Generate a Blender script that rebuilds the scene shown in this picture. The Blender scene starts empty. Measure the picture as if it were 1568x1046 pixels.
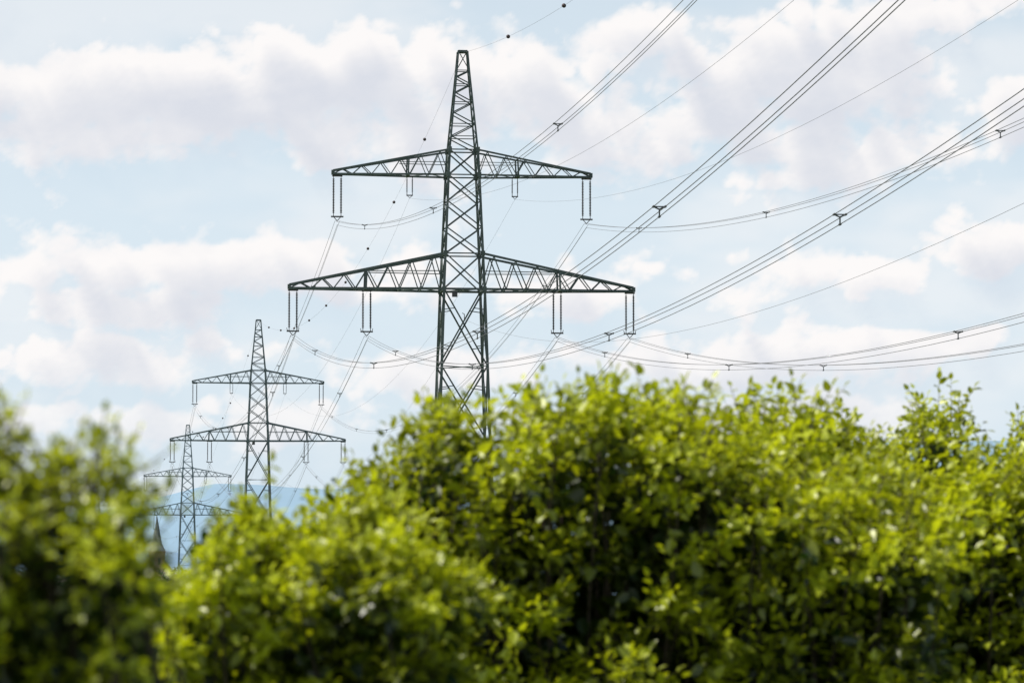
import bpy, math, random
import numpy as np
from mathutils import Vector, Matrix, noise

random.seed(7)
rng = np.random.default_rng(11)
scene = bpy.context.scene
col = scene.collection
CAMZ = 1.7
F = 5880.0
R = math.radians

# ------------------------------------------------------------------ helpers
def new_obj(name, data, parent=None):
    o = bpy.data.objects.new(name, data)
    col.objects.link(o)
    if parent is not None:
        o.parent = parent
    return o

def empty(name, loc=(0, 0, 0)):
    o = bpy.data.objects.new(name, None)
    o.location = loc
    o.empty_display_size = 1
    col.objects.link(o)
    return o

class MB:
    def __init__(s):
        s.v = []; s.f = []; s.m = []
    def add(s, vs, fs, mi=0):
        b = len(s.v)
        s.v.extend([tuple(x) for x in vs])
        s.f.extend([tuple(b + i for i in f) for f in fs])
        s.m.extend([mi] * len(fs))
    def frame(s, a, b, up=None):
        d = (b - a).normalized()
        if up is None:
            up = Vector((0, 0, 1)) if abs(d.z) < 0.9 else Vector((0, 1, 0))
        x = d.cross(up).normalized()
        y = x.cross(d).normalized()
        return d, x, y
    def angle(s, a, b, w, t=None, mi=0, flip=1):
        """rolled steel L profile between a and b"""
        a = Vector(a); b = Vector(b)
        if (b - a).length < 1e-4: return
        t = t or w * 0.16
        d, x, y = s.frame(a, b)
        x = x * flip
        prof = [(-w/2, -w/2), (w/2, -w/2), (w/2, -w/2 + t), (-w/2 + t, -w/2 + t), (-w/2 + t, w/2), (-w/2, w/2)]
        vs = [a + x*p + y*q for p, q in prof] + [b + x*p + y*q for p, q in prof]
        fs = [(i, (i+1) % 6, 6 + (i+1) % 6, 6 + i) for i in range(6)]
        fs += [(3, 2, 1, 0), (5, 4, 3, 0), (6, 7, 8, 9), (6, 9, 10, 11)]
        s.add(vs, fs, mi)
    def box(s, c, sx, sy, sz, mi=0):
        c = Vector(c)
        vs = [c + Vector((i*sx/2, j*sy/2, k*sz/2)) for k in (-1, 1) for j in (-1, 1) for i in (-1, 1)]
        s.add(vs, [(0,2,3,1),(4,5,7,6),(0,1,5,4),(2,6,7,3),(0,4,6,2),(1,3,7,5)], mi)
    def tube(s, pts, rad, n=6, mi=0):
        pts = [Vector(p) for p in pts]
        vs = []
        for i, p in enumerate(pts):
            a = pts[max(i-1, 0)]; b = pts[min(i+1, len(pts)-1)]
            d, x, y = s.frame(a, b)
            r = rad[i] if isinstance(rad, (list, tuple)) else rad
            for k in range(n):
                an = 2*math.pi*k/n
                vs.append(p + x*math.cos(an)*r + y*math.sin(an)*r)
        fs = []
        for i in range(len(pts)-1):
            for k in range(n):
                fs.append((i*n+k, i*n+(k+1) % n, (i+1)*n+(k+1) % n, (i+1)*n+k))
        fs.append(tuple(range(n-1, -1, -1))); fs.append(tuple((len(pts)-1)*n+k for k in range(n)))
        s.add(vs, fs, mi)
    def obj(s, name, mats, parent=None, smooth=False):
        me = bpy.data.meshes.new(name)
        me.from_pydata(s.v, [], s.f)
        for m in mats: me.materials.append(m)
        me.polygons.foreach_set('material_index', s.m)
        if smooth: me.polygons.foreach_set('use_smooth', [True]*len(s.f))
        me.update()
        return new_obj(name, me, parent)

# ------------------------------------------------------------------ materials
def mat(name):
    m = bpy.data.materials.new(name); m.use_nodes = True
    nt = m.node_tree; nt.nodes.clear()
    return m, nt
def N(nt, t, **kw):
    n = nt.nodes.new(t)
    for k, v in kw.items(): setattr(n, k, v)
    return n
def simple_mat(name, c1, c2, scale=3.0, rough=0.6, metal=0.0, detail=3):
    m, nt = mat(name)
    out = N(nt, 'ShaderNodeOutputMaterial'); b = N(nt, 'ShaderNodeBsdfPrincipled')
    tc = N(nt, 'ShaderNodeTexCoord'); no = N(nt, 'ShaderNodeTexNoise')
    no.inputs['Scale'].default_value = scale; no.inputs['Detail'].default_value = detail
    r = N(nt, 'ShaderNodeValToRGB')
    r.color_ramp.elements[0].position = 0.35; r.color_ramp.elements[1].position = 0.65
    r.color_ramp.elements[0].color = (*c1, 1); r.color_ramp.elements[1].color = (*c2, 1)
    b.inputs['Roughness'].default_value = rough; b.inputs['Metallic'].default_value = metal
    nt.links.new(tc.outputs['Object'], no.inputs['Vector']); nt.links.new(no.outputs['Fac'], r.inputs[0])
    nt.links.new(r.outputs[0], b.inputs['Base Color']); nt.links.new(b.outputs[0], out.inputs[0])
    return m
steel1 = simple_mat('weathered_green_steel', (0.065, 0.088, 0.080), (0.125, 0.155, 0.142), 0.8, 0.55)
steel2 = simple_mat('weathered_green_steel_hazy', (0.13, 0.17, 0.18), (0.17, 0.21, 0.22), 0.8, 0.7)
steel3 = simple_mat('weathered_green_steel_far_hazy', (0.17, 0.23, 0.26), (0.21, 0.27, 0.30), 0.8, 0.8)  # distance haze painted in: far pylons get lighter, bluer steel
porc = simple_mat('insulator_porcelain', (0.05, 0.048, 0.05), (0.08, 0.075, 0.075), 2, 0.35)
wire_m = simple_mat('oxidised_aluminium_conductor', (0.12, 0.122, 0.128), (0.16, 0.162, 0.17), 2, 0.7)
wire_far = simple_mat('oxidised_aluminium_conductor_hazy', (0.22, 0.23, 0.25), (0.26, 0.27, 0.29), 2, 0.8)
ball_m = simple_mat('marker_ball_plastic', (0.03, 0.02, 0.02), (0.06, 0.03, 0.03), 3, 0.6)

def leaf_mat(name, dark, light, tdark, tlight, trans=0.45, gloss=0.0):
    m, nt = mat(name)
    out = N(nt, 'ShaderNodeOutputMaterial')
    at = N(nt, 'ShaderNodeAttribute', attribute_name='leafvar')
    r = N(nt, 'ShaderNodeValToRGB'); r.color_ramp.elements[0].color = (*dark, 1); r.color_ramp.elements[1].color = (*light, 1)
    r2 = N(nt, 'ShaderNodeValToRGB'); r2.color_ramp.elements[0].color = (*tdark, 1); r2.color_ramp.elements[1].color = (*tlight, 1)
    b = N(nt, 'ShaderNodeBsdfDiffuse')
    t = N(nt, 'ShaderNodeBsdfTranslucent'); mx = N(nt, 'ShaderNodeMixShader'); mx.inputs[0].default_value = trans
    L = nt.links.new
    L(at.outputs['Fac'], r.inputs[0]); L(at.outputs['Fac'], r2.inputs[0])
    L(r.outputs[0], b.inputs['Color']); L(r2.outputs[0], t.inputs['Color'])
    L(b.outputs[0], mx.inputs[1]); L(t.outputs[0], mx.inputs[2])
    if gloss:
        g = N(nt, 'ShaderNodeBsdfGlossy'); g.inputs['Roughness'].default_value = .40
        m2 = N(nt, 'ShaderNodeMixShader'); m2.inputs[0].default_value = gloss
        L(mx.outputs[0], m2.inputs[1]); L(g.outputs[0], m2.inputs[2])
        L(m2.outputs[0], out.inputs[0])
    else:
        L(mx.outputs[0], out.inputs[0])
    return m
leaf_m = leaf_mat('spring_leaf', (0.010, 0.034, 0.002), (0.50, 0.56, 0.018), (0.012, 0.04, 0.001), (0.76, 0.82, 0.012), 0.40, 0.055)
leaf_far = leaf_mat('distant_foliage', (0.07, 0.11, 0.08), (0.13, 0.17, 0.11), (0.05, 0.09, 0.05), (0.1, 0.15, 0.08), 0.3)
bark = simple_mat('shrub_bark', (0.03, 0.022, 0.014), (0.07, 0.052, 0.035), 30, 0.85)

# ------------------------------------------------------------------ lattice pylon
def interp(tab, z):
    for (a, wa), (b, wb) in zip(tab, tab[1:]):
        if z <= b: return wa + (wb-wa)*(z-a)/(b-a)
    return tab[-1][1]

def pylon(loc, yaw, smat, drop=0.0, peak_ext=0.0):
    """two-level lattice suspension tower; local X = along the cross-arms"""
    root = empty('transmission_tower', loc)
    root.rotation_euler = (0, 0, yaw)
    zl, zlt, zu, zut, zp = 29.7-drop, 33.0-drop, 40.3-drop, 42.65-drop, 51.9-drop+peak_ext
    tab = [(0, 6.6), (12-drop, 4.95), (zl, 3.75), (zu, 2.85), (zut, 2.6), (zp-1.8, 1.15), (zp, 0.85)]
    W = lambda z: interp(tab, z)
    mb = MB()
    def corners(z):
        w = W(z)/2
        return [Vector((-w, -w, z)), Vector((w, -w, z)), Vector((w, w, z)), Vector((-w, w, z))]
    brk = [0, 12-drop, zl, zu, zut, zp-1.8, zp]
    for a, b in zip(brk, brk[1:]):
        ca, cb = corners(a), corners(b)
        lw = 0.25 if b <= zl+.1 else (0.22 if b <= zut else 0.16)
        for i in range(4):
            mb.angle(ca[i], cb[i], lw, lw*0.3)
    def xpanel(a, b, w, hor=True):
        ca, cb = corners(a), corners(b)
        for i in range(4):
            j = (i+1) % 4
            mb.angle(ca[i], cb[j], w); mb.angle(ca[j], cb[i], w, flip=-1)
            if hor: mb.angle(cb[i], cb[j], w)
    def redundants(a, b, w):
        ca, cb, cm = corners(a), corners(b), corners((a+b)/2)
        for i in range(4):
            j = (i+1) % 4
            x = (ca[i]+ca[j]+cb[i]+cb[j])/4
            for p, q, c in ((ca[i], cb[i], cm[i]), (ca[j], cb[j], cm[j])):
                l1 = p.lerp(q, 0.27); m1 = p.lerp(x, 0.5)
                l2 = p.lerp(q, 0.73); m2 = q.lerp(x, 0.5)
                mb.angle(l1, m1, w); mb.angle(l2, m2, w)
    lv = [0, 8.0-drop*0.6, 15.2-drop*0.9, 22.6-drop, zl]
    for a, b in zip(lv, lv[1:]):
        xpanel(a, b, 0.14, hor=False); redundants(a, b, 0.08)
    for z in (lv[2], lv[3], zl):
        c = corners(z)
        if z == zl:
            for i in range(4): mb.angle(c[i], c[(i+1) % 4], 0.2)
        mb.angle(c[0], c[2], 0.09); mb.angle(c[1], c[3], 0.09)
    xpanel(zl, zlt, 0.12)
    n = 3
    for k in range(n):
        xpanel(zlt + (zu-zlt)*k/n, zlt + (zu-zlt)*(k+1)/n, 0.12, hor=(k == n-1))
    xpanel(zu, zut, 0.12)
    n = 8; zs = [zut]
    hh = zp-1.8-zut
    for k in range(n): zs.append(zs[-1] + hh*(1.35-0.1*k)/sum(1.35-0.1*q for q in range(n)))
    for k in range(n):
        ca, cb = corners(zs[k]), corners(zs[k+1])
        for i in range(4):
            j = (i+1) % 4
            if (k + i // 2) % 2: mb.angle(ca[i], cb[j], 0.1)
            else: mb.angle(ca[j], cb[i], 0.1)
            if k % 2 == 1 or k < 2: mb.angle(cb[i], cb[j], 0.08)
    ct = corners(zp)
    for i in range(4):
        mb.angle(ct[i], ct[(i+1) % 4], 0.22)
        mb.angle(ct[i], corners(zp-1.8)[(i+1) % 4], 0.08)
    mb.box((0, 0, zp+0.05), 0.9, 0.5, 0.1)
    def arm(sign, z0, z1, L, npan, midx=None, wch=0.2, wbr=0.1, posts=()):
        wb0, wt0 = W(z0)/2, W(z1)/2
        tipz, tiph = z0 + 0.05, 0.32
        def bot(t, s): x = wb0 + (L-wb0)*t; return Vector((sign*x, s*(wb0*(1-t)+0.22*t), z0 + (tipz-z0)*t))
        def top(t, s): x = wt0 + (L-wt0)*t; return Vector((sign*x, s*(wt0*(1-t)+0.22*t), z1 + (tipz+tiph-z1)*t))
        for s in (-1, 1):
            mb.angle(bot(0, s), bot(1, s), wch, wch*0.3); mb.angle(top(0, s), top(1, s), wch, wch*0.3)
            mb.angle(bot(1, s), top(1, s), wch*0.8)
            ts = [i/npan for i in range(npan+1)]
            for i in range(npan):
                tm = (ts[i]+ts[i+1])/2
                mb.angle(bot(ts[i], s), top(tm, s), wbr); mb.angle(top(tm, s), bot(ts[i+1], s), wbr)
            for p in posts:
                mb.angle(bot(p, s), top(p, s), wch*0.85, wch*0.25)
            if midx:
                a = (bot(0, s)+top(0, s))/2
                b = top(midx, s); b = Vector((b.x, b.y, a.z if a.z < b.z else b.z))
                mb.angle(a, b, wbr*0.8)
        for i in range(npan):
            a, b = i/npan, (i+1)/npan
            if i % 2: mb.angle(bot(a, -1), bot(b, 1), wbr*0.8)
            else: mb.angle(bot(a, 1), bot(b, -1), wbr*0.8)
            mb.angle(bot(b, -1), bot(b, 1), wbr*0.8)
        mb.box((sign*L, 0, tipz+0.15), 0.3, 0.5, 0.42)
        for p in posts: mb.box(bot(p, 0)+Vector((0, 0, -0.05)), 0.3, W(z0)*(1-p), 0.12)
    for sg in (-1, 1):
        arm(sg, zl, zlt, 16.0, 7, 0.50, 0.21, 0.10, posts=(0.505,))
        arm(sg, zu, zut, 12.0, 6, 0.42, 0.17, 0.08, posts=(0.35,))
    for z in (zl, zlt, zu, zut):
        for c in corners(z):
            mb.box(c, 0.36, 0.36, 0.45)
    mb.obj('lattice_frame', [smat], root)
    ins = MB()
    def string(x, ztop, length, r, nd, y=0):
        pts = [(x, y, ztop)]; rad = [0.035]
        z = ztop - 0.25; pts.append((x, y, z)); rad.append(0.035)
        ln = length-0.5; st = ln/nd
        for i in range(nd):
            pts += [(x, y, z-0.02), (x, y, z-st*0.55), (x, y, z-st*0.6)]; rad += [r*0.45, r, r*0.45]
            z -= st
        pts += [(x, y, z), (x, y, ztop-length)]; rad += [0.035, 0.035]
        ins.tube(pts, rad, 8)
    att = {}
    for key, x in (('l1', -15.65), ('l2', -8.85), ('l3', 8.85), ('l4', 15.65)):
        for dx in (-0.35, 0.35): string(x+dx, zl-0.1, 3.75, 0.13, 22)
        ins.box((x, 0, zl-0.12), 0.95, 0.16, 0.14)
        ins.box((x, 0, zl-3.9), 1.15, 0.12, 0.13)
        for dx in (-0.5, 0.5): ins.tube([(x+dx, 0, zl-3.85), (x+dx*1.15, 0, zl-3.6)], 0.03, 5)
        ins.angle((x-0.3, 0, zl-3.95), (x, 0, zl-4.3), 0.07); ins.angle((x+0.3, 0, zl-3.95), (x, 0, zl-4.3), 0.07)
        att[key] = (x, zl-4.3)
    for key, x in (('u1', -11.6), ('u4', 11.6)):
        for dx in (-0.35, 0.35): string(x+dx, zu-0.1, 3.75, 0.13, 22)
        ins.box((x, 0, zu-0.12), 0.95, 0.16, 0.14)
        ins.box((x, 0, zu-3.9), 1.15, 0.12, 0.13)
        ins.angle((x-0.3, 0, zu-3.95), (x, 0, zu-4.3), 0.07); ins.angle((x+0.3, 0, zu-3.95), (x, 0, zu-4.3), 0.07)
        att[key] = (x, zu-4.3)
    for key, x in (('u2', -4.9), ('u3', 4.9)):
        for dx in (-0.25, 0.25): string(x+dx, zu-0.1, 1.7, 0.085, 12)
        ins.box((x, 0, zu-0.1), 0.6, 0.12, 0.1)
        ins.box((x, 0, zu-1.85), 0.6, 0.08, 0.1)
        ins.tube([(x-0.25, 0, zu-1.85), (x, 0, zu-2.1), (x+0.25, 0, zu-1.85)], 0.03, 5)
        att[key] = (x, zu-2.1)
    att['g'] = (0, zp-0.1)
    att['o'] = (0.2, zl-2.7)
    ins.tube([(0.2, 0, zl-2.7), (0.2, 0, zl-2.2), (0, 0, zl-2.1)], 0.04, 5)
    ins.box((-0.9, -W(zl)/2-0.1, zl-0.5), 0.5, 0.1, 0.55)
    ins.obj('insulator_strings', [porc], root)
    M = Matrix.Translation(Vector(loc)) @ Matrix.Rotation(yaw, 4, 'Z')
    return {k: M @ Vector((x, 0, z)) for k, (x, z) in att.items()}

yaw = math.atan2(41.8, 354)
T0 = pylon((37.0, 0, 0), yaw, steel1)
T1 = pylon((-4.6, 354, 0), yaw, steel1)
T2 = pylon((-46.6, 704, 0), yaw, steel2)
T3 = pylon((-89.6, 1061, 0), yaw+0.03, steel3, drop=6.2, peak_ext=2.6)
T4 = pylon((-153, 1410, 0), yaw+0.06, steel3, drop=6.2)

# ------------------------------------------------------------------ conductors
line_root = empty('overhead_power_line')
TRI = [(-0.21, 0.0), (0.21, 0.0), (0.0, -0.36)]
def span(A, B, idx, sag, m, spacers):
    dirv = (Vector((B['g'].x, B['g'].y, 0)) - Vector((A['g'].x, A['g'].y, 0))).normalized()
    side = Vector((dirv.y, -dirv.x, 0))
    cu = bpy.data.curves.new('conductors', 'CURVE'); cu.dimensions = '3D'
    cu.bevel_depth = 0.0155; cu.bevel_resolution = 1; cu.materials.append(m)
    cu2 = bpy.data.curves.new('single_wires', 'CURVE'); cu2.dimensions = '3D'
    cu2.bevel_depth = 0.0085; cu2.bevel_resolution = 1; cu2.materials.append(m)
    sp = MB(); balls = MB()
    def P(a, b, t, s): return a.lerp(b, t) - Vector((0, 0, 4*s*t*(1-t)))
    def addline(c, a, b, s):
        spn = c.splines.new('POLY'); n = 72
        spn.points.add(n)
        for i in range(n+1):
            p = P(a, b, i/n, s); spn.points[i].co = (*p, 1)
    for k in ('l1', 'l2', 'l3', 'l4', 'u1', 'u4'):
        sg = sag*(1+random.uniform(-.012, .012))
        for dx, dz in TRI:
            o = side*dx + Vector((0, 0, dz))
            addline(cu, A[k]+o, B[k]+o, sg)
        for t in spacers:
            t += random.uniform(-0.004, 0.004)
            c = P(A[k], B[k], t, sg)
            pts = [c + side*dx*1.0 + Vector((0, 0, dz)) for dx, dz in TRI]
            hub = c + Vector((0, 0, -0.1))
            for p in pts:
                sp.tube([hub, p], 0.03, 5)
                sp.tube([p-dirv*0.13, p+dirv*0.13], 0.045, 6)
            sp.tube([pts[0], pts[1]], 0.025, 5)
    for k, sg in (('u2', sag), ('u3', sag), ('g', sag*0.98), ('o', sag)):
        addline(cu2, A[k], B[k], sg)
    for i in range(1, 10):
        c = P(A['g'], B['g'], i*0.1+0.003, sag*0.98)
        r = 0.17; pts = []; rad = []
        for q in range(9):
            a = -math.pi/2 + math.pi*q/8
            pts.append(c + dirv*math.sin(a)*r); rad.append(max(0.03, math.cos(a)*r))
        balls.tube(pts, rad, 12)
    new_obj('conductor_bundles', cu, line_root); new_obj('single_wires', cu2, line_root)
    sp.obj('bundle_spacers', [m], line_root); balls.obj('aviation_marker_balls', [ball_m], line_root, True)
SP = [0.09, 0.257, 0.445, 0.61, 0.77, 0.92]
span(T1, T0, 0, 10.5, wire_m, SP)
span(T1, T2, 1, 10.5, wire_m, SP)
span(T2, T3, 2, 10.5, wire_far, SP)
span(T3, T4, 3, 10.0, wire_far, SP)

# ------------------------------------------------------------------ foliage
def leaves_mesh(name, P, D, Nn, L, W, var, m, parent):
    n = len(P)
    D = D/np.linalg.norm(D, axis=1, keepdims=True)
    S = np.cross(D, Nn); S /= (np.linalg.norm(S, axis=1, keepdims=True)+1e-9)
    Nn = np.cross(S, D)
    L = L[:, None]; W = W[:, None]
    v = np.empty((n, 7, 3))
    v[:, 0] = P
    v[:, 1] = P + D*L*.28 + S*W*.46 + Nn*W*.12
    v[:, 2] = P + D*L*.66 + S*W*.36 + Nn*W*.08
    v[:, 3] = P + D*L - Nn*L*.16
    v[:, 4] = P + D*L*.66 - S*W*.36 + Nn*W*.08
    v[:, 5] = P + D*L*.28 - S*W*.46 + Nn*W*.12
    v[:, 6] = P + D*L*.5 - Nn*W*.06
    pat = np.array([0, 6, 3, 2, 1, 0, 5, 4, 3, 6])
    idx = (np.arange(n)[:, None]*7 + pat[None, :]).ravel()
    me = bpy.data.meshes.new(name)
    me.vertices.add(n*7); me.vertices.foreach_set('co', v.ravel())
    me.loops.add(n*10); me.loops.foreach_set('vertex_index', idx.astype(np.int32))
    me.polygons.add(n*2)
    me.polygons.foreach_set('loop_start', (np.arange(n*2)*5).astype(np.int32))
    me.update(calc_edges=True)
    a = me.attributes.new('leafvar', 'FLOAT', 'POINT')
    a.data.foreach_set('value', np.repeat(var, 7).astype(np.float32))
    me.materials.append(m)
    me.validate()
    return new_obj(name, me, parent)

def unit(v): return v/(np.linalg.norm(v, axis=-1, keepdims=True)+1e-9)

def twig_leaves(starts, dirs, lens, vb, leaf_len, droop=0.25, spacing=0.026):
    Ps, Ds, Ns, Ls, Vs = [], [], [], [], []
    for s, d, l, v0 in zip(starts, dirs, lens, vb):
        n = max(5, int(l/spacing))
        t = np.linspace(0.1, 1, n)[:, None]
        base = s + d*l*t - np.array([0, 0, 1])*droop*l*l*t*t
        side = unit(np.cross(d, [0, 0, 1.0]) + 1e-3)
        up = unit(np.cross(side, d))
        ph = np.arange(n)*2.4 + rng.uniform(0, 6.28)
        rad = side*np.cos(ph)[:, None] + up*np.sin(ph)[:, None]
        D = unit(d*0.55 + rad*0.9 + rng.normal(0, .25, (n, 3)) + np.array([0.1, 0, -0.12]))
        D[-1] = unit(d + rng.normal(0, .15, 3))
        NN = unit(np.array([0, 0, 1.0]) + d*.5 + rng.normal(0, .5, (n, 3)))
        Ps.append(base); Ds.append(D); Ns.append(NN)
        Ls.append(leaf_len*rng.uniform(.6, 1.2, n)*(1-.3*(t[:, 0] > .9)))
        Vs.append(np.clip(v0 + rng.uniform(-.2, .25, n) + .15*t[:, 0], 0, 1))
    return [np.concatenate(a) for a in (Ps, Ds, Ns, Ls, Vs)]

def shrub(dist, contour, depth, ntop, leaf=0.055, lumpy=0.06, shoot=(0.12, 0.34), zmin=0.2, seed=0, lobe=.17, dens=1.0, tpl=26, core=1.0, corelow=0):
    """contour: (angular position, angular height) of the crown seen at the shrub's own distance, turned into metres.
    The crown is built from leafy lobes (clumps of twigs) around a leafy core coloured dark as inner shade, with free shoots on top."""
    k = dist/F
    xs = np.array([(a-784)*k for a, b in contour]); hs = np.array([CAMZ + (908-b)*k for a, b in contour])
    x0, x1 = xs[0], xs[-1]
    off = np.array([(x0+x1)/2, dist, 0])
    root = empty('green_shrub', tuple(off))
    def H(x, y):
        h = np.interp(x, xs, hs)
        u = (y-dist)/depth
        return h*(1-.10*u*u) + lumpy*noise.noise(Vector((x*3.1+seed, y*3.1, seed)))
    st, di, le, vb = [], [], [], []
    width = x1-x0
    hm = hs.mean()
    area = width*(depth*2) + width*hm
    nl = int(area/(lobe*lobe*1.9)*dens)
    placed = []
    tries = 0
    while len(placed) < nl and tries < nl*30:
        tries += 1
        x = rng.uniform(x0, x1)
        if rng.uniform() < .45:
            y = dist + depth*rng.uniform(-.85, .85); z = H(x, y) - lobe*rng.uniform(.75, 1.3)
        else:
            h = H(x, dist-depth)
            q = rng.uniform(0, 1)**.6
            z = zmin + (h-lobe*.8-zmin)*q
            y = dist - depth*rng.uniform(.45, 1.0)*(1-.35*q*q)
            if rng.uniform() < .12: y = 2*dist-y
        r = lobe*rng.uniform(.65, 1.25)
        if any((x-a)**2+(y-b)**2+(z-c)**2 < (.62*(r+rr))**2 for a, b, c, rr, _ in placed): continue
        placed.append((x, y, z, r, rng.uniform(.05, .90)))
    for x, y, z, r, v0 in placed:
        n = int(tpl*(r/lobe)**2)
        o = unit(rng.normal(0, 1, (n, 3)) + np.array([0, -.25, .45]))
        for d in o:
            s = np.array([x, y, z]) + d*r*rng.uniform(.15, .6)*np.array([1, 1, .8])
            d2 = unit(d + np.array([.12, 0, .35]) + rng.normal(0, .25, 3))
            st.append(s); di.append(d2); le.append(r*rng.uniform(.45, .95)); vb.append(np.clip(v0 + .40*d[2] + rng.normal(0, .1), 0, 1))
    # free shoots: grow in small sprays so the crown edge is uneven
    i = 0
    while i < ntop:
        xc = rng.uniform(x0, x1); yc = dist + depth*rng.uniform(-.75, .75); ext = rng.uniform(-.02, .09)*lobe/.15
        for j in range(rng.integers(2, 7)):
            x = xc + rng.normal(0, .35*lobe); y = yc + rng.normal(0, .35*lobe)
            l = rng.uniform(*shoot)
            h = H(x, y) + ext
            d = unit(np.array([rng.normal(0.15, .36), rng.normal(0, .3), 1.0]))
            z = h - l*d[2] + rng.normal(0.0, .03)
            st.append(np.array([x, y, z])); di.append(d); le.append(l); vb.append(rng.uniform(.25, .85)); i += 1
    ntop = i
    P, D, NN, L, V = twig_leaves(st, di, le, vb, leaf)
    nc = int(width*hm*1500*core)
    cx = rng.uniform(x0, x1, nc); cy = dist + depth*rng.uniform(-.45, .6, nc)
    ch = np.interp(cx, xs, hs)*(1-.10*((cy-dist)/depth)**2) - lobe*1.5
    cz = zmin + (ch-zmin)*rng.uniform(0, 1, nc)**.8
    if corelow:   # extra dark core leaves low down, inner shade put into their colour
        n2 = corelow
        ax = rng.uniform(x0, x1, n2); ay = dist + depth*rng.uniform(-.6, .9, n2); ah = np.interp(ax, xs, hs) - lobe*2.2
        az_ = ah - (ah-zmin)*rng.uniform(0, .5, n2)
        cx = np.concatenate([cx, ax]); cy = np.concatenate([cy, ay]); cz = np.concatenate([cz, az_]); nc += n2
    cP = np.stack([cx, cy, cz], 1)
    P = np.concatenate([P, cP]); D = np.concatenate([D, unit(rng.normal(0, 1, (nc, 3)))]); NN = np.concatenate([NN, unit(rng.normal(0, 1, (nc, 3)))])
    L = np.concatenate([L, leaf*rng.uniform(1.1, 1.9, nc)]); V = np.concatenate([V, rng.uniform(0, .10, nc)])  # core leaves take the darkest tones, standing in for shade inside the crown
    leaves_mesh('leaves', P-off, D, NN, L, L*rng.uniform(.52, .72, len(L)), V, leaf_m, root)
    mb = MB()
    for i, (s, d, l) in enumerate(zip(st, di, le)):
        if i % 2 and i < len(st)-ntop: continue
        a = Vector(s-off); e = Vector(s + d*l - np.array([0, 0, .25*l*l]) - off)
        mb.tube([a, e], [.0026, .0012], 3)
    nst = max(6, int(width*4))
    bases = [np.array([x0 + width*(i+.5)/nst + rng.normal(0, .08), dist+rng.uniform(-.3, .5)*depth, 0]) for i in range(nst)]
    ends = [np.array(p[:3]) for p in placed] + st[-ntop:][::3]
    for e in ends:
        b = min(bases, key=lambda q: abs(q[0]-e[0]) + .3*abs(q[1]-e[1]) + rng.uniform(0, .3))
        m1 = b*.55 + e*.45; m1[2] = e[2]*.4; m1 += rng.normal(0, .06, 3)
        m2 = b*.2 + e*.8; m2[2] = e[2]*.75; m2 += rng.normal(0, .05, 3); m2[1] += .1
        mb.tube([Vector(b-off), Vector(m1-off), Vector(m2-off), Vector(e-off)], [.016, .010, .006, .003], 5)
    mb.obj('stems', [bark], root)
    return root

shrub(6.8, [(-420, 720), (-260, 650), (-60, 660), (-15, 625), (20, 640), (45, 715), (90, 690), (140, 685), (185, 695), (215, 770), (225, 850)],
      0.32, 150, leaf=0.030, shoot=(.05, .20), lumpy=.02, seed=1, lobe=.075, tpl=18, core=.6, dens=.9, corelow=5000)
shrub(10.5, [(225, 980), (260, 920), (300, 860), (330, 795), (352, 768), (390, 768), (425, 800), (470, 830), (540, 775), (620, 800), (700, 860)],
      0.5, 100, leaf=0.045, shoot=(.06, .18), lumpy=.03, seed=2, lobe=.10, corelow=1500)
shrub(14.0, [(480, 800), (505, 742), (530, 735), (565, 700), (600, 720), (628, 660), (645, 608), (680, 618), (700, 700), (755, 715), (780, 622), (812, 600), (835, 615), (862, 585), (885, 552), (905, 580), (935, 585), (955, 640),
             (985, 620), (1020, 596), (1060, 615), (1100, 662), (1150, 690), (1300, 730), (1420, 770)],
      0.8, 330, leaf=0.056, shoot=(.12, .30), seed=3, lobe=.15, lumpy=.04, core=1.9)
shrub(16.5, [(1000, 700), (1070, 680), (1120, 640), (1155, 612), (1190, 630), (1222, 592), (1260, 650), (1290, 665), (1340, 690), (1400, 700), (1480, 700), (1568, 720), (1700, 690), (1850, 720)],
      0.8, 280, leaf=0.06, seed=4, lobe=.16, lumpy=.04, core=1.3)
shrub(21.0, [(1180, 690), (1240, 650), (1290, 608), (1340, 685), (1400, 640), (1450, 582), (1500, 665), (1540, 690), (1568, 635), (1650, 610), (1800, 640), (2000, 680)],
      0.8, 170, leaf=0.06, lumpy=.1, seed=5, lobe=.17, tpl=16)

# ------------------------------------------------------------------ distant trees
def tree_mass(name, specs, leaf, per, m):
    root = empty(name, (0, 0, 0))
    Ps = []; mb = MB(); Vs = []
    for (x, y, h, w) in specs:
        mb.tube([(x, y, 0), (x+.1, y, h*.3), (x, y+.1, h*.7)], [h*.03, h*.022, h*.008], 6)
        for b in range(4):
            an = rng.uniform(0, 6.28)
            mb.tube([(x, y, h*.3), (x+math.cos(an)*w*.3, y+math.sin(an)*w*.3, h*.65)], [h*.014, h*.005], 5)
        nb = 9
        cs = np.array([[x + rng.normal(0, w*.22), y + rng.normal(0, w*.22), h*rng.uniform(.35, .82)] for _ in range(nb)])
        rr = rng.uniform(.18, .30, nb)*w
        ii = rng.integers(0, nb, per)
        dd = unit(rng.normal(0, 1, (per, 3)))
        p = cs[ii] + dd*(rr[ii]*rng.uniform(.55, 1.08, per))[:, None]
        Ps.append(p); Vs.append(np.clip(.5+.25*dd[:, 2]+rng.normal(0, .2, per), 0, 1))
    P = np.concatenate(Ps); n = len(P)
    D = unit(rng.normal(0, 1, (n, 3))); NN = unit(rng.normal(0, 1, (n, 3)))
    L = leaf*rng.uniform(.6, 1.3, n)
    leaves_mesh('foliage', P, D, NN, L, L*.8, np.concatenate(Vs), m, root)
    mb.obj('trunks', [bark], root)
specs = []
x = -420.0
while x < 420:
    w = rng.uniform(7, 13); specs.append((x, 1290 + rng.uniform(-30, 30), rng.uniform(8, 12.5), w)); x += w*rng.uniform(.5, .95)
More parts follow.
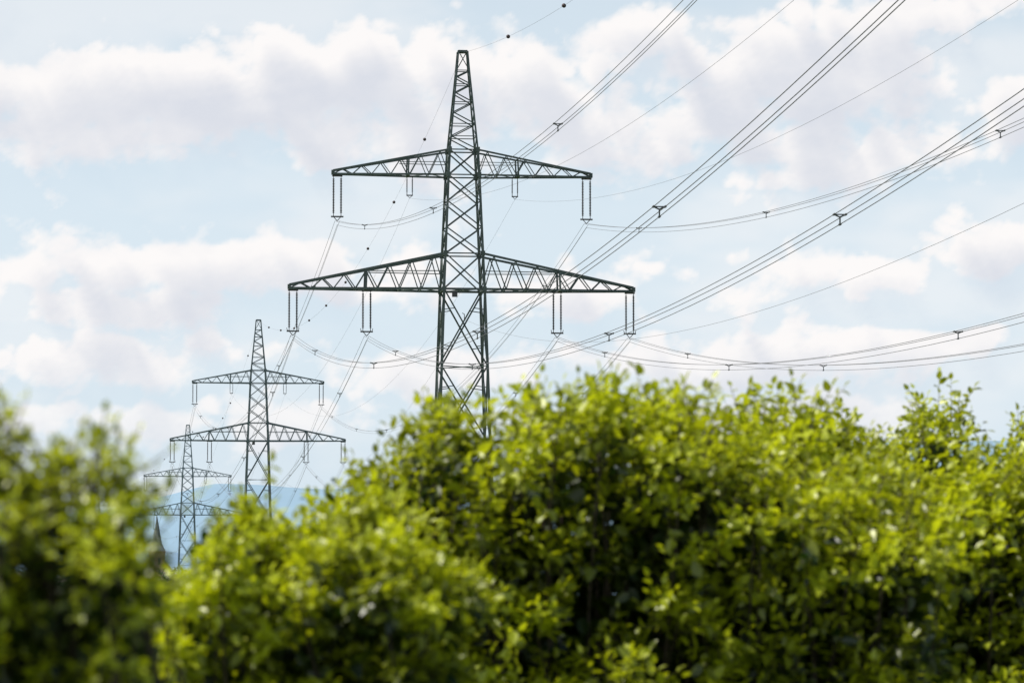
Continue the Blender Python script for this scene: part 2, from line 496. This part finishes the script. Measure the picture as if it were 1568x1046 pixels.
tree_mass('distant_tree_row', specs, 1.1, 420, leaf_far)
specs = [(rng.uniform(-190, -70), rng.uniform(820, 1000), rng.uniform(3, 6), rng.uniform(4, 7)) for _ in range(26)]
tree_mass('distant_field_hedge', specs, .7, 260, leaf_far)

# ------------------------------------------------------------------ village: church and houses, distance haze mixed into wall and roof colours
plaster = simple_mat('rendered_wall_hazy', (0.42, 0.41, 0.40), (0.5, 0.49, 0.48), .6, .9)
redstone = simple_mat('red_sandstone_hazy', (0.42, 0.25, 0.24), (0.50, 0.32, 0.30), .6, .9)
slate = simple_mat('slate_roof_hazy', (0.12, 0.15, 0.20), (0.16, 0.19, 0.24), 1.5, .8)
tile = simple_mat('clay_tile_roof_hazy', (0.27, 0.19, 0.18), (0.33, 0.24, 0.22), 1.5, .85)
glass = simple_mat('dark_window', (0.08, 0.09, 0.11), (0.1, 0.11, 0.13), 1, .3)
wood = simple_mat('door_wood', (0.08, 0.05, 0.03), (0.12, 0.08, 0.05), 4, .7)
def gable(mb, cx, cy, w, l, z0, h, over, mi):
    hw = w/2+over; hl = l/2+over
    vs = [(cx-hw, cy-hl, z0), (cx+hw, cy-hl, z0), (cx, cy-hl, z0+h), (cx-hw, cy+hl, z0), (cx+hw, cy+hl, z0), (cx, cy+hl, z0+h)]
    mb.add(vs, [(0, 1, 2), (3, 5, 4), (0, 2, 5, 3), (1, 4, 5, 2), (0, 3, 4, 1)], mi)
def church(loc):
    r = empty('village_church', loc)
    tw = MB(); tw.box((0, 0, 9), 6, 6, 18); tw.box((0, 0, 18.2), 6.5, 6.5, .5); tw.obj('tower', [redstone], r)
    sp = MB()
    base = [(-3.1, -3.1, 18.45), (3.1, -3.1, 18.45), (3.1, 3.1, 18.45), (-3.1, 3.1, 18.45)]
    for s, z in ((2.0, 21.5),):
        o = [(s*math.cos(math.pi/8+i*math.pi/4), s*math.sin(math.pi/8+i*math.pi/4), z) for i in range(8)]
    vs = base + o + [(0, 0, 32.5)]
    sp.add(vs, [(0, 1, 10, 9), (1, 2, 4, 11), (2, 3, 6, 5), (3, 0, 8, 7), (1, 11, 10), (2, 5, 4), (3, 7, 6), (0, 9, 8)] , 0)
    sp.add(o + [(0, 0, 32.5)], [(i, (i+1) % 8, 8) for i in range(8)], 0)
    sp.tube([(0, 0, 32.3), (0, 0, 34)], .1, 5); sp.box((0, 0, 33.4), .9, .12, .12)
    sp.obj('spire', [slate], r)
    nv = MB(); nv.box((0, 14, 4.5), 11, 22, 9); nv.obj('nave', [plaster], r)
    rf = MB(); gable(rf, 0, 14, 11, 22, 9, 7, .4, 0); rf.obj('roof', [tile], r)
    w = MB()
    for x in (-1.2, 1.2):
        w.box((x, -3.02, 14.5), 1.0, .1, 2.6); w.box((3.02*(1 if x > 0 else -1), x*.6, 14.5), .1, 1.0, 2.6)
    for i in range(5):
        for s in (-1, 1): w.box((s*5.52, 6+i*4, 5), .1, 1.2, 4)
    w.obj('windows', [glass], r)
    d = MB(); d.box((0, -3.02, 1.5), 1.8, .12, 3); d.obj('door', [wood], r)
church((-138.5, 1500, 0))
def house(loc, w, l, h, rz):
    r = empty('rendered_house', loc); r.rotation_euler = (0, 0, rz)
    b = MB(); b.box((0, 0, h/2), w, l, h)
    b.add([(-w/2, -l/2, h), (w/2, -l/2, h), (0, -l/2, h+w*.42), (-w/2, l/2, h), (w/2, l/2, h), (0, l/2, h+w*.42)], [(0, 1, 2), (3, 5, 4)], 0)
    b.obj('walls', [plaster], r)
    rf = MB()
    for s in (-1, 1):
        a = [(s*(w/2+.5), -l/2-.5, h-.35), (s*(w/2+.5), l/2+.5, h-.35), (0, l/2+.5, h+w*.42+.15), (0, -l/2-.5, h+w*.42+.15)]
        t = [(p[0], p[1], p[2]+.22) for p in a]
        rf.add(a+t, [(0, 1, 2, 3), (7, 6, 5, 4), (0, 4, 5, 1), (1, 5, 6, 2), (2, 6, 7, 3), (3, 7, 4, 0)])
    rf.box((w*.2, 0, h+w*.42), .6, .6, 1.6); rf.obj('roof', [tile], r)
    wn = MB()
    for zz in np.arange(1.6, h, 2.7):
        for xx in (-w*.28, 0, w*.28):
            wn.box((xx, -l/2-.03, zz), 1.1, .1, 1.3)
        for yy in (-l*.3, 0, l*.3):
            wn.box((w/2+.03, yy, zz), .1, 1.1, 1.3); wn.box((-w/2-.03, yy, zz), .1, 1.1, 1.3)
    wn.obj('windows', [glass], r)
    d = MB(); d.box((w*.14, -l/2-.06, 1.05), .9, .12, 2.1); d.obj('door', [wood], r)
for i in range(9):
    house((-195+i*13+rng.uniform(-3, 3), 1360+rng.uniform(-15, 25), 0), rng.uniform(8, 10), rng.uniform(10, 13), rng.choice([3.4, 5.6]), rng.uniform(-.8, .8))

# ------------------------------------------------------------------ ground and hills
m, nt = mat('meadow_ground')
out = N(nt, 'ShaderNodeOutputMaterial'); b = N(nt, 'ShaderNodeBsdfPrincipled'); b.inputs['Roughness'].default_value = .95
tc = N(nt, 'ShaderNodeTexCoord'); n1 = N(nt, 'ShaderNodeTexNoise'); n1.inputs['Scale'].default_value = .006; n1.inputs['Detail'].default_value = 6
n2 = N(nt, 'ShaderNodeTexNoise'); n2.inputs['Scale'].default_value = 6; n2.inputs['Detail'].default_value = 3
mx = N(nt, 'ShaderNodeMath', operation='MULTIPLY_ADD'); mx.inputs[1].default_value = .35
r = N(nt, 'ShaderNodeValToRGB')
els = r.color_ramp.elements
els[0].position = .45; els[0].color = (.035, .065, .016, 1); els[1].position = .9; els[1].color = (.11, .11, .04, 1)
e = els.new(.65); e.color = (.06, .10, .025, 1)
L = nt.links.new
L(tc.outputs['Object'], n1.inputs['Vector']); L(tc.outputs['Object'], n2.inputs['Vector'])
L(n2.outputs['Fac'], mx.inputs[0]); L(n1.outputs['Fac'], mx.inputs[2]); L(mx.outputs[0], r.inputs[0]); L(r.outputs[0], b.inputs['Base Color'])
L(b.outputs[0], out.inputs[0])
g = MB(); g.add([(-30000, -30000, 0), (30000, -30000, 0), (30000, 30000, 0), (-30000, 30000, 0)], [(0, 1, 2, 3)])
g.obj('ground', [m])

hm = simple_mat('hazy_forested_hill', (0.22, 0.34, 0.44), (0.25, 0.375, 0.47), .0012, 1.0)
def ridge(name, d, prof, seed, ddepth, mt):
    nx, ny = 260, 14
    xs = np.linspace(-1.0, 1.0, nx)*d*.55
    vs = []; fs = []
    px = np.array([p[0] for p in prof]); ph = np.array([p[1] for p in prof])
    for j in range(ny):
        u = j/(ny-1)
        for x in xs:
            p = 784 + x/d*F
            h = np.interp(p, px, ph)*d/F
            s = math.sin(u*math.pi/2)**1.2
            nz = noise.fractal(Vector((x*.0009+seed, u*1.2, seed)), 1.0, 2.0, 5)*h*.09
            vs.append((x, d - ddepth*(1-u), max(-5, (h+nz)*s - 5*(1-u))))
    for j in range(ny-1):
        for i in range(nx-1):
            a = j*nx+i; fs.append((a, a+1, a+nx+1, a+nx))
    mb = MB(); mb.add(vs, fs); mb.obj(name, [mt], None, True)
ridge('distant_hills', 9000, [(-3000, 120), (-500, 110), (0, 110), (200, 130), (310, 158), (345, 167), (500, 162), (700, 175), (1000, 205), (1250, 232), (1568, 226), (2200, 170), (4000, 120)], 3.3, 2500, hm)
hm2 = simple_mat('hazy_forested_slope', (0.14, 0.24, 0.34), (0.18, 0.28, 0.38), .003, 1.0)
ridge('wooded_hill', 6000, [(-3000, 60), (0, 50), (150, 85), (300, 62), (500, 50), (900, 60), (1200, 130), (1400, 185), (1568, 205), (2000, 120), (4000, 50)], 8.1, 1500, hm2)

# ------------------------------------------------------------------ sky: Nishita world + cumulus band on a far dome ring
SUN_EL, SUN_AZ = 56.0, -88.0   # azimuth from +Y, negative = left
HAZE = (7.1, 8.5, 9.6, 1)
def clear_sky(nt, vec):
    L = nt.links.new
    sep = N(nt, 'ShaderNodeSeparateXYZ'); L(vec, sep.inputs[0])
    sky = N(nt, 'ShaderNodeTexSky', sky_type='NISHITA', sun_disc=False)
    sky.sun_elevation = R(SUN_EL); sky.sun_rotation = R(SUN_AZ); sky.air_density = 1.0; sky.dust_density = 1.5; sky.ozone_density = 1.0
    L(vec, sky.inputs['Vector'])
    mr = N(nt, 'ShaderNodeMapRange', interpolation_type='SMOOTHSTEP'); L(sep.outputs[2], mr.inputs['Value'])
    for k, v in zip(('From Min', 'From Max', 'To Min', 'To Max'), (.06, .42, .86, 0.0)): mr.inputs[k].default_value = v
    mx = N(nt, 'ShaderNodeMix', data_type='RGBA'); L(mr.outputs['Result'], mx.inputs[0]); L(sky.outputs[0], mx.inputs[6]); mx.inputs[7].default_value = HAZE
    return mx.outputs[2]
w = bpy.data.worlds.new('World'); scene.world = w; w.use_nodes = True
nt = w.node_tree; nt.nodes.clear()
tc = N(nt, 'ShaderNodeTexCoord')
bg = N(nt, 'ShaderNodeBackground'); bg.inputs[1].default_value = .1
nt.links.new(clear_sky(nt, tc.outputs['Generated']), bg.inputs[0])
wo = N(nt, 'ShaderNodeOutputWorld'); nt.links.new(bg.outputs[0], wo.inputs[0])

# cloud field, evaluated in sky angles: U,V in hundredths of the focal length (58.8 per radian)
tabs = np.random.default_rng(5).random((6, 256, 256))
def vn(x, y, k):
    xi = np.floor(x).astype(int); yi = np.floor(y).astype(int); fx = x-xi; fy = y-yi
    fx = fx*fx*fx*(fx*(fx*6-15)+10); fy = fy*fy*fy*(fy*(fy*6-15)+10)
    t = tabs[k]
    a = t[xi & 255, yi & 255]; b_ = t[(xi+1) & 255, yi & 255]; c = t[xi & 255, (yi+1) & 255]; d = t[(xi+1) & 255, (yi+1) & 255]
    return (a*(1-fx)+b_*fx)*(1-fy) + (c*(1-fx)+d*fx)*fy
def fbm(x, y, k, octv=6, g=.5, billow=False):
    s = 0; a = 1; tot = 0; f = 1
    for o in range(octv):
        c, sn = math.cos(o*1.1), math.sin(o*1.1)
        v = vn((x*c-y*sn)*f+o*17.3, (x*sn+y*c)*f+o*9.1, k)*2-1
        if billow: v = np.abs(v)*2-.75
        s = s + v*a; tot += a; a *= g; f *= 2.03
    return s/tot
def sst(x, a, b): t = np.clip((x-a)/(b-a), 0, 1); return t*t*(3-2*t)
blobs = [(.2,1.35,2.0,.75,1.1),(2.6,1.3,2.0,.8,1.15),(4.3,1.2,1.7,.9,1.2),(6.1,1.35,1.3,.9,1.1),(2.9,2.1,.9,.45,.95),(5.6,2.2,1.5,.45,.85),
 (8.2,1.3,1.2,.85,1.1),(9.8,.6,.9,.5,1.1),(11.9,1.2,1.8,1.1,1.15),(10,2.1,1.9,.5,.95),(12.8,2.3,2.0,.6,.95),(15.4,1.65,.8,.45,1.1),(14.0,.15,1.8,.4,1.05),(14.2,2.9,1.2,.3,.7),
 (2.7,3.95,1.8,.45,1.2),(5.2,4.1,1.9,.45,1.05),(.2,4.25,.9,.33,1.0),(1.6,4.65,2.4,.33,.9),(11.3,3.65,.28,.16,1.1),(9.4,4.2,1.8,.4,.95),(13.3,4.15,1.9,.48,1.15),(15.3,3.75,.9,.45,1.1),
 (1.2,5.5,2.2,.4,1.1),(6.2,5.55,2.8,.42,.9),(12.2,5.4,3.0,.42,1.0),(14.8,5.25,.6,.25,1.1),(3.5,6.4,4.0,.35,.8),(11,6.4,5,.4,.75)]
def dens(U, V, octv=7):
    wx = fbm(U*.9, V*.9, 0, 3); wy = fbm(U*.9+40, V*.9, 1, 3)
    u = U + wx*.9; v = V + wy*.42
    tot = np.zeros_like(U)
    for cx, cy, rx, ry, am in blobs:
        dv = (v-cy)/ry; dv = np.where(dv > 0, dv*.8, dv*1.15)      # soft base, crisper head
        g = am*np.exp(-(((u-cx)/rx)**2 + dv**2)**1.2*.9)
        tot = np.maximum(tot, g) + .12*np.minimum(tot, g)
    out = np.maximum(sst(np.abs(U-7.84), 8.2, 10.5), sst(-V, 0.0, 2.5))
    gen = sst(fbm(U*.16, V*.35, 2, 3), -.15, .35)
    tot = tot*(1-out) + gen*out
    n1 = fbm(U*1.25, V*1.7, 3, octv, .52); n2 = fbm(U*2.2, V*2.9, 4, octv-1, .5, True)
    return tot + .68*n1 + .32*n2
dense_u = np.arange(-.6, 16.4, .032); rest_u = np.concatenate([np.arange(7.84-math.pi*58.8, -.6, 1.1), dense_u, np.arange(16.5, 7.84+math.pi*58.8, 1.1), [7.84+math.pi*58.8]])
vv = np.concatenate([[9.8], np.arange(9.3, -.6, -.035), np.arange(-.9, -19, -.6)])
U, V = np.meshgrid(rest_u, vv)
d0 = dens(U, V)
cov = sst(d0, .22, .84)
tau = np.zeros_like(U); wsum = 0
for j in range(1, 8):
    s = .07*j**1.25
    tau += sst(dens(U - s*.45, V - s, 5), .30, 1.2)*1.0; wsum += 1
tau /= wsum
lit = np.exp(-1.55*tau); lit = sst(lit, .10, .74)
fine = fbm(U*2.0, V*2.9, 5, 6, .55)
mid = fbm(U*.8+9, V*1.4, 2, 4, .5)
lit = np.clip(lit + .20*fine + .24*mid, 0, 1)
elev = (9.08-V)/58.8
hi = np.array([9.9, 9.6, 9.5]); lo = np.array([7.15, 7.4, 8.1])
colr = lo + (hi-lo)*lit[..., None]
veil = .14 + .32*sst(fbm(U*.35, V*.9, 1, 4), -.25, .45)
cov = np.maximum(cov*.97, veil)
cov *= (1 - .55*sst(-elev, -R(4.0), -R(.2)))
cov *= 1 - sst(elev, R(18), R(26.5))
az = (U-7.84)/58.8; RD = 26000.0
X = RD*np.sin(az)*np.cos(elev); Y = RD*np.cos(az)*np.cos(elev); Z = RD*np.sin(elev)
ny, nx = U.shape
me = bpy.data.meshes.new('sky')
co = np.stack([X, Y, Z], -1).reshape(-1, 3)
me.vertices.add(nx*ny); me.vertices.foreach_set('co', co.ravel())
ii = np.arange((ny-1)*(nx-1)); rr_, cc_ = ii//(nx-1), ii % (nx-1)
a0 = rr_*nx+cc_
q = np.stack([a0, a0+1, a0+nx+1, a0+nx], 1)
me.loops.add(q.size); me.loops.foreach_set('vertex_index', q.ravel().astype(np.int32))
me.polygons.add(len(q)); me.polygons.foreach_set('loop_start', (np.arange(len(q))*4).astype(np.int32))
me.update(calc_edges=True)
ca = me.attributes.new('cloud', 'FLOAT_COLOR', 'POINT')
ca.data.foreach_set('color', np.concatenate([colr.reshape(-1, 3), cov.reshape(-1, 1)], 1).ravel().astype(np.float32))
m, nt = mat('sky_with_cumulus')
out = N(nt, 'ShaderNodeOutputMaterial'); em = N(nt, 'ShaderNodeEmission'); em.inputs[1].default_value = .1
ge = N(nt, 'ShaderNodeNewGeometry'); vmn = N(nt, 'ShaderNodeVectorMath', operation='NORMALIZE')
nt.links.new(ge.outputs['Position'], vmn.inputs[0])
cs = clear_sky(nt, vmn.outputs[0])
at = N(nt, 'ShaderNodeAttribute', attribute_name='cloud')
mx = N(nt, 'ShaderNodeMix', data_type='RGBA')
nt.links.new(at.outputs['Alpha'], mx.inputs[0]); nt.links.new(cs, mx.inputs[6]); nt.links.new(at.outputs['Color'], mx.inputs[7])
nt.links.new(mx.outputs[2], em.inputs[0]); nt.links.new(em.outputs[0], out.inputs[0])
try: m.cycles.emission_sampling = 'NONE'
except Exception as ex: print(ex)
me.materials.append(m)
new_obj('sky', me)

# ------------------------------------------------------------------ sun
sd = bpy.data.lights.new('sun', 'SUN'); sd.energy = 5.0; sd.angle = R(.5); sd.color = (1, .95, .87)
so = new_obj('sun', sd)
dv = Vector((math.sin(R(SUN_AZ))*math.cos(R(SUN_EL)), math.cos(R(SUN_AZ))*math.cos(R(SUN_EL)), math.sin(R(SUN_EL))))
so.rotation_euler = dv.to_track_quat('Z', 'Y').to_euler(); so.location = (0, 0, 60)

# ------------------------------------------------------------------ camera
cd = bpy.data.cameras.new('camera'); cam = new_obj('camera', cd)
cd.lens = 135; cd.sensor_width = 36; cd.clip_end = 80000; cd.clip_start = .1
cam.location = (0, 0, CAMZ); cam.rotation_euler = (R(90+3.76), 0, 0)
cd.dof.use_dof = True; cd.dof.focus_distance = 354; cd.dof.aperture_fstop = 7.2
scene.camera = cam
scene.view_settings.view_transform = 'Standard'; scene.view_settings.look = 'None'; scene.view_settings.exposure = 0
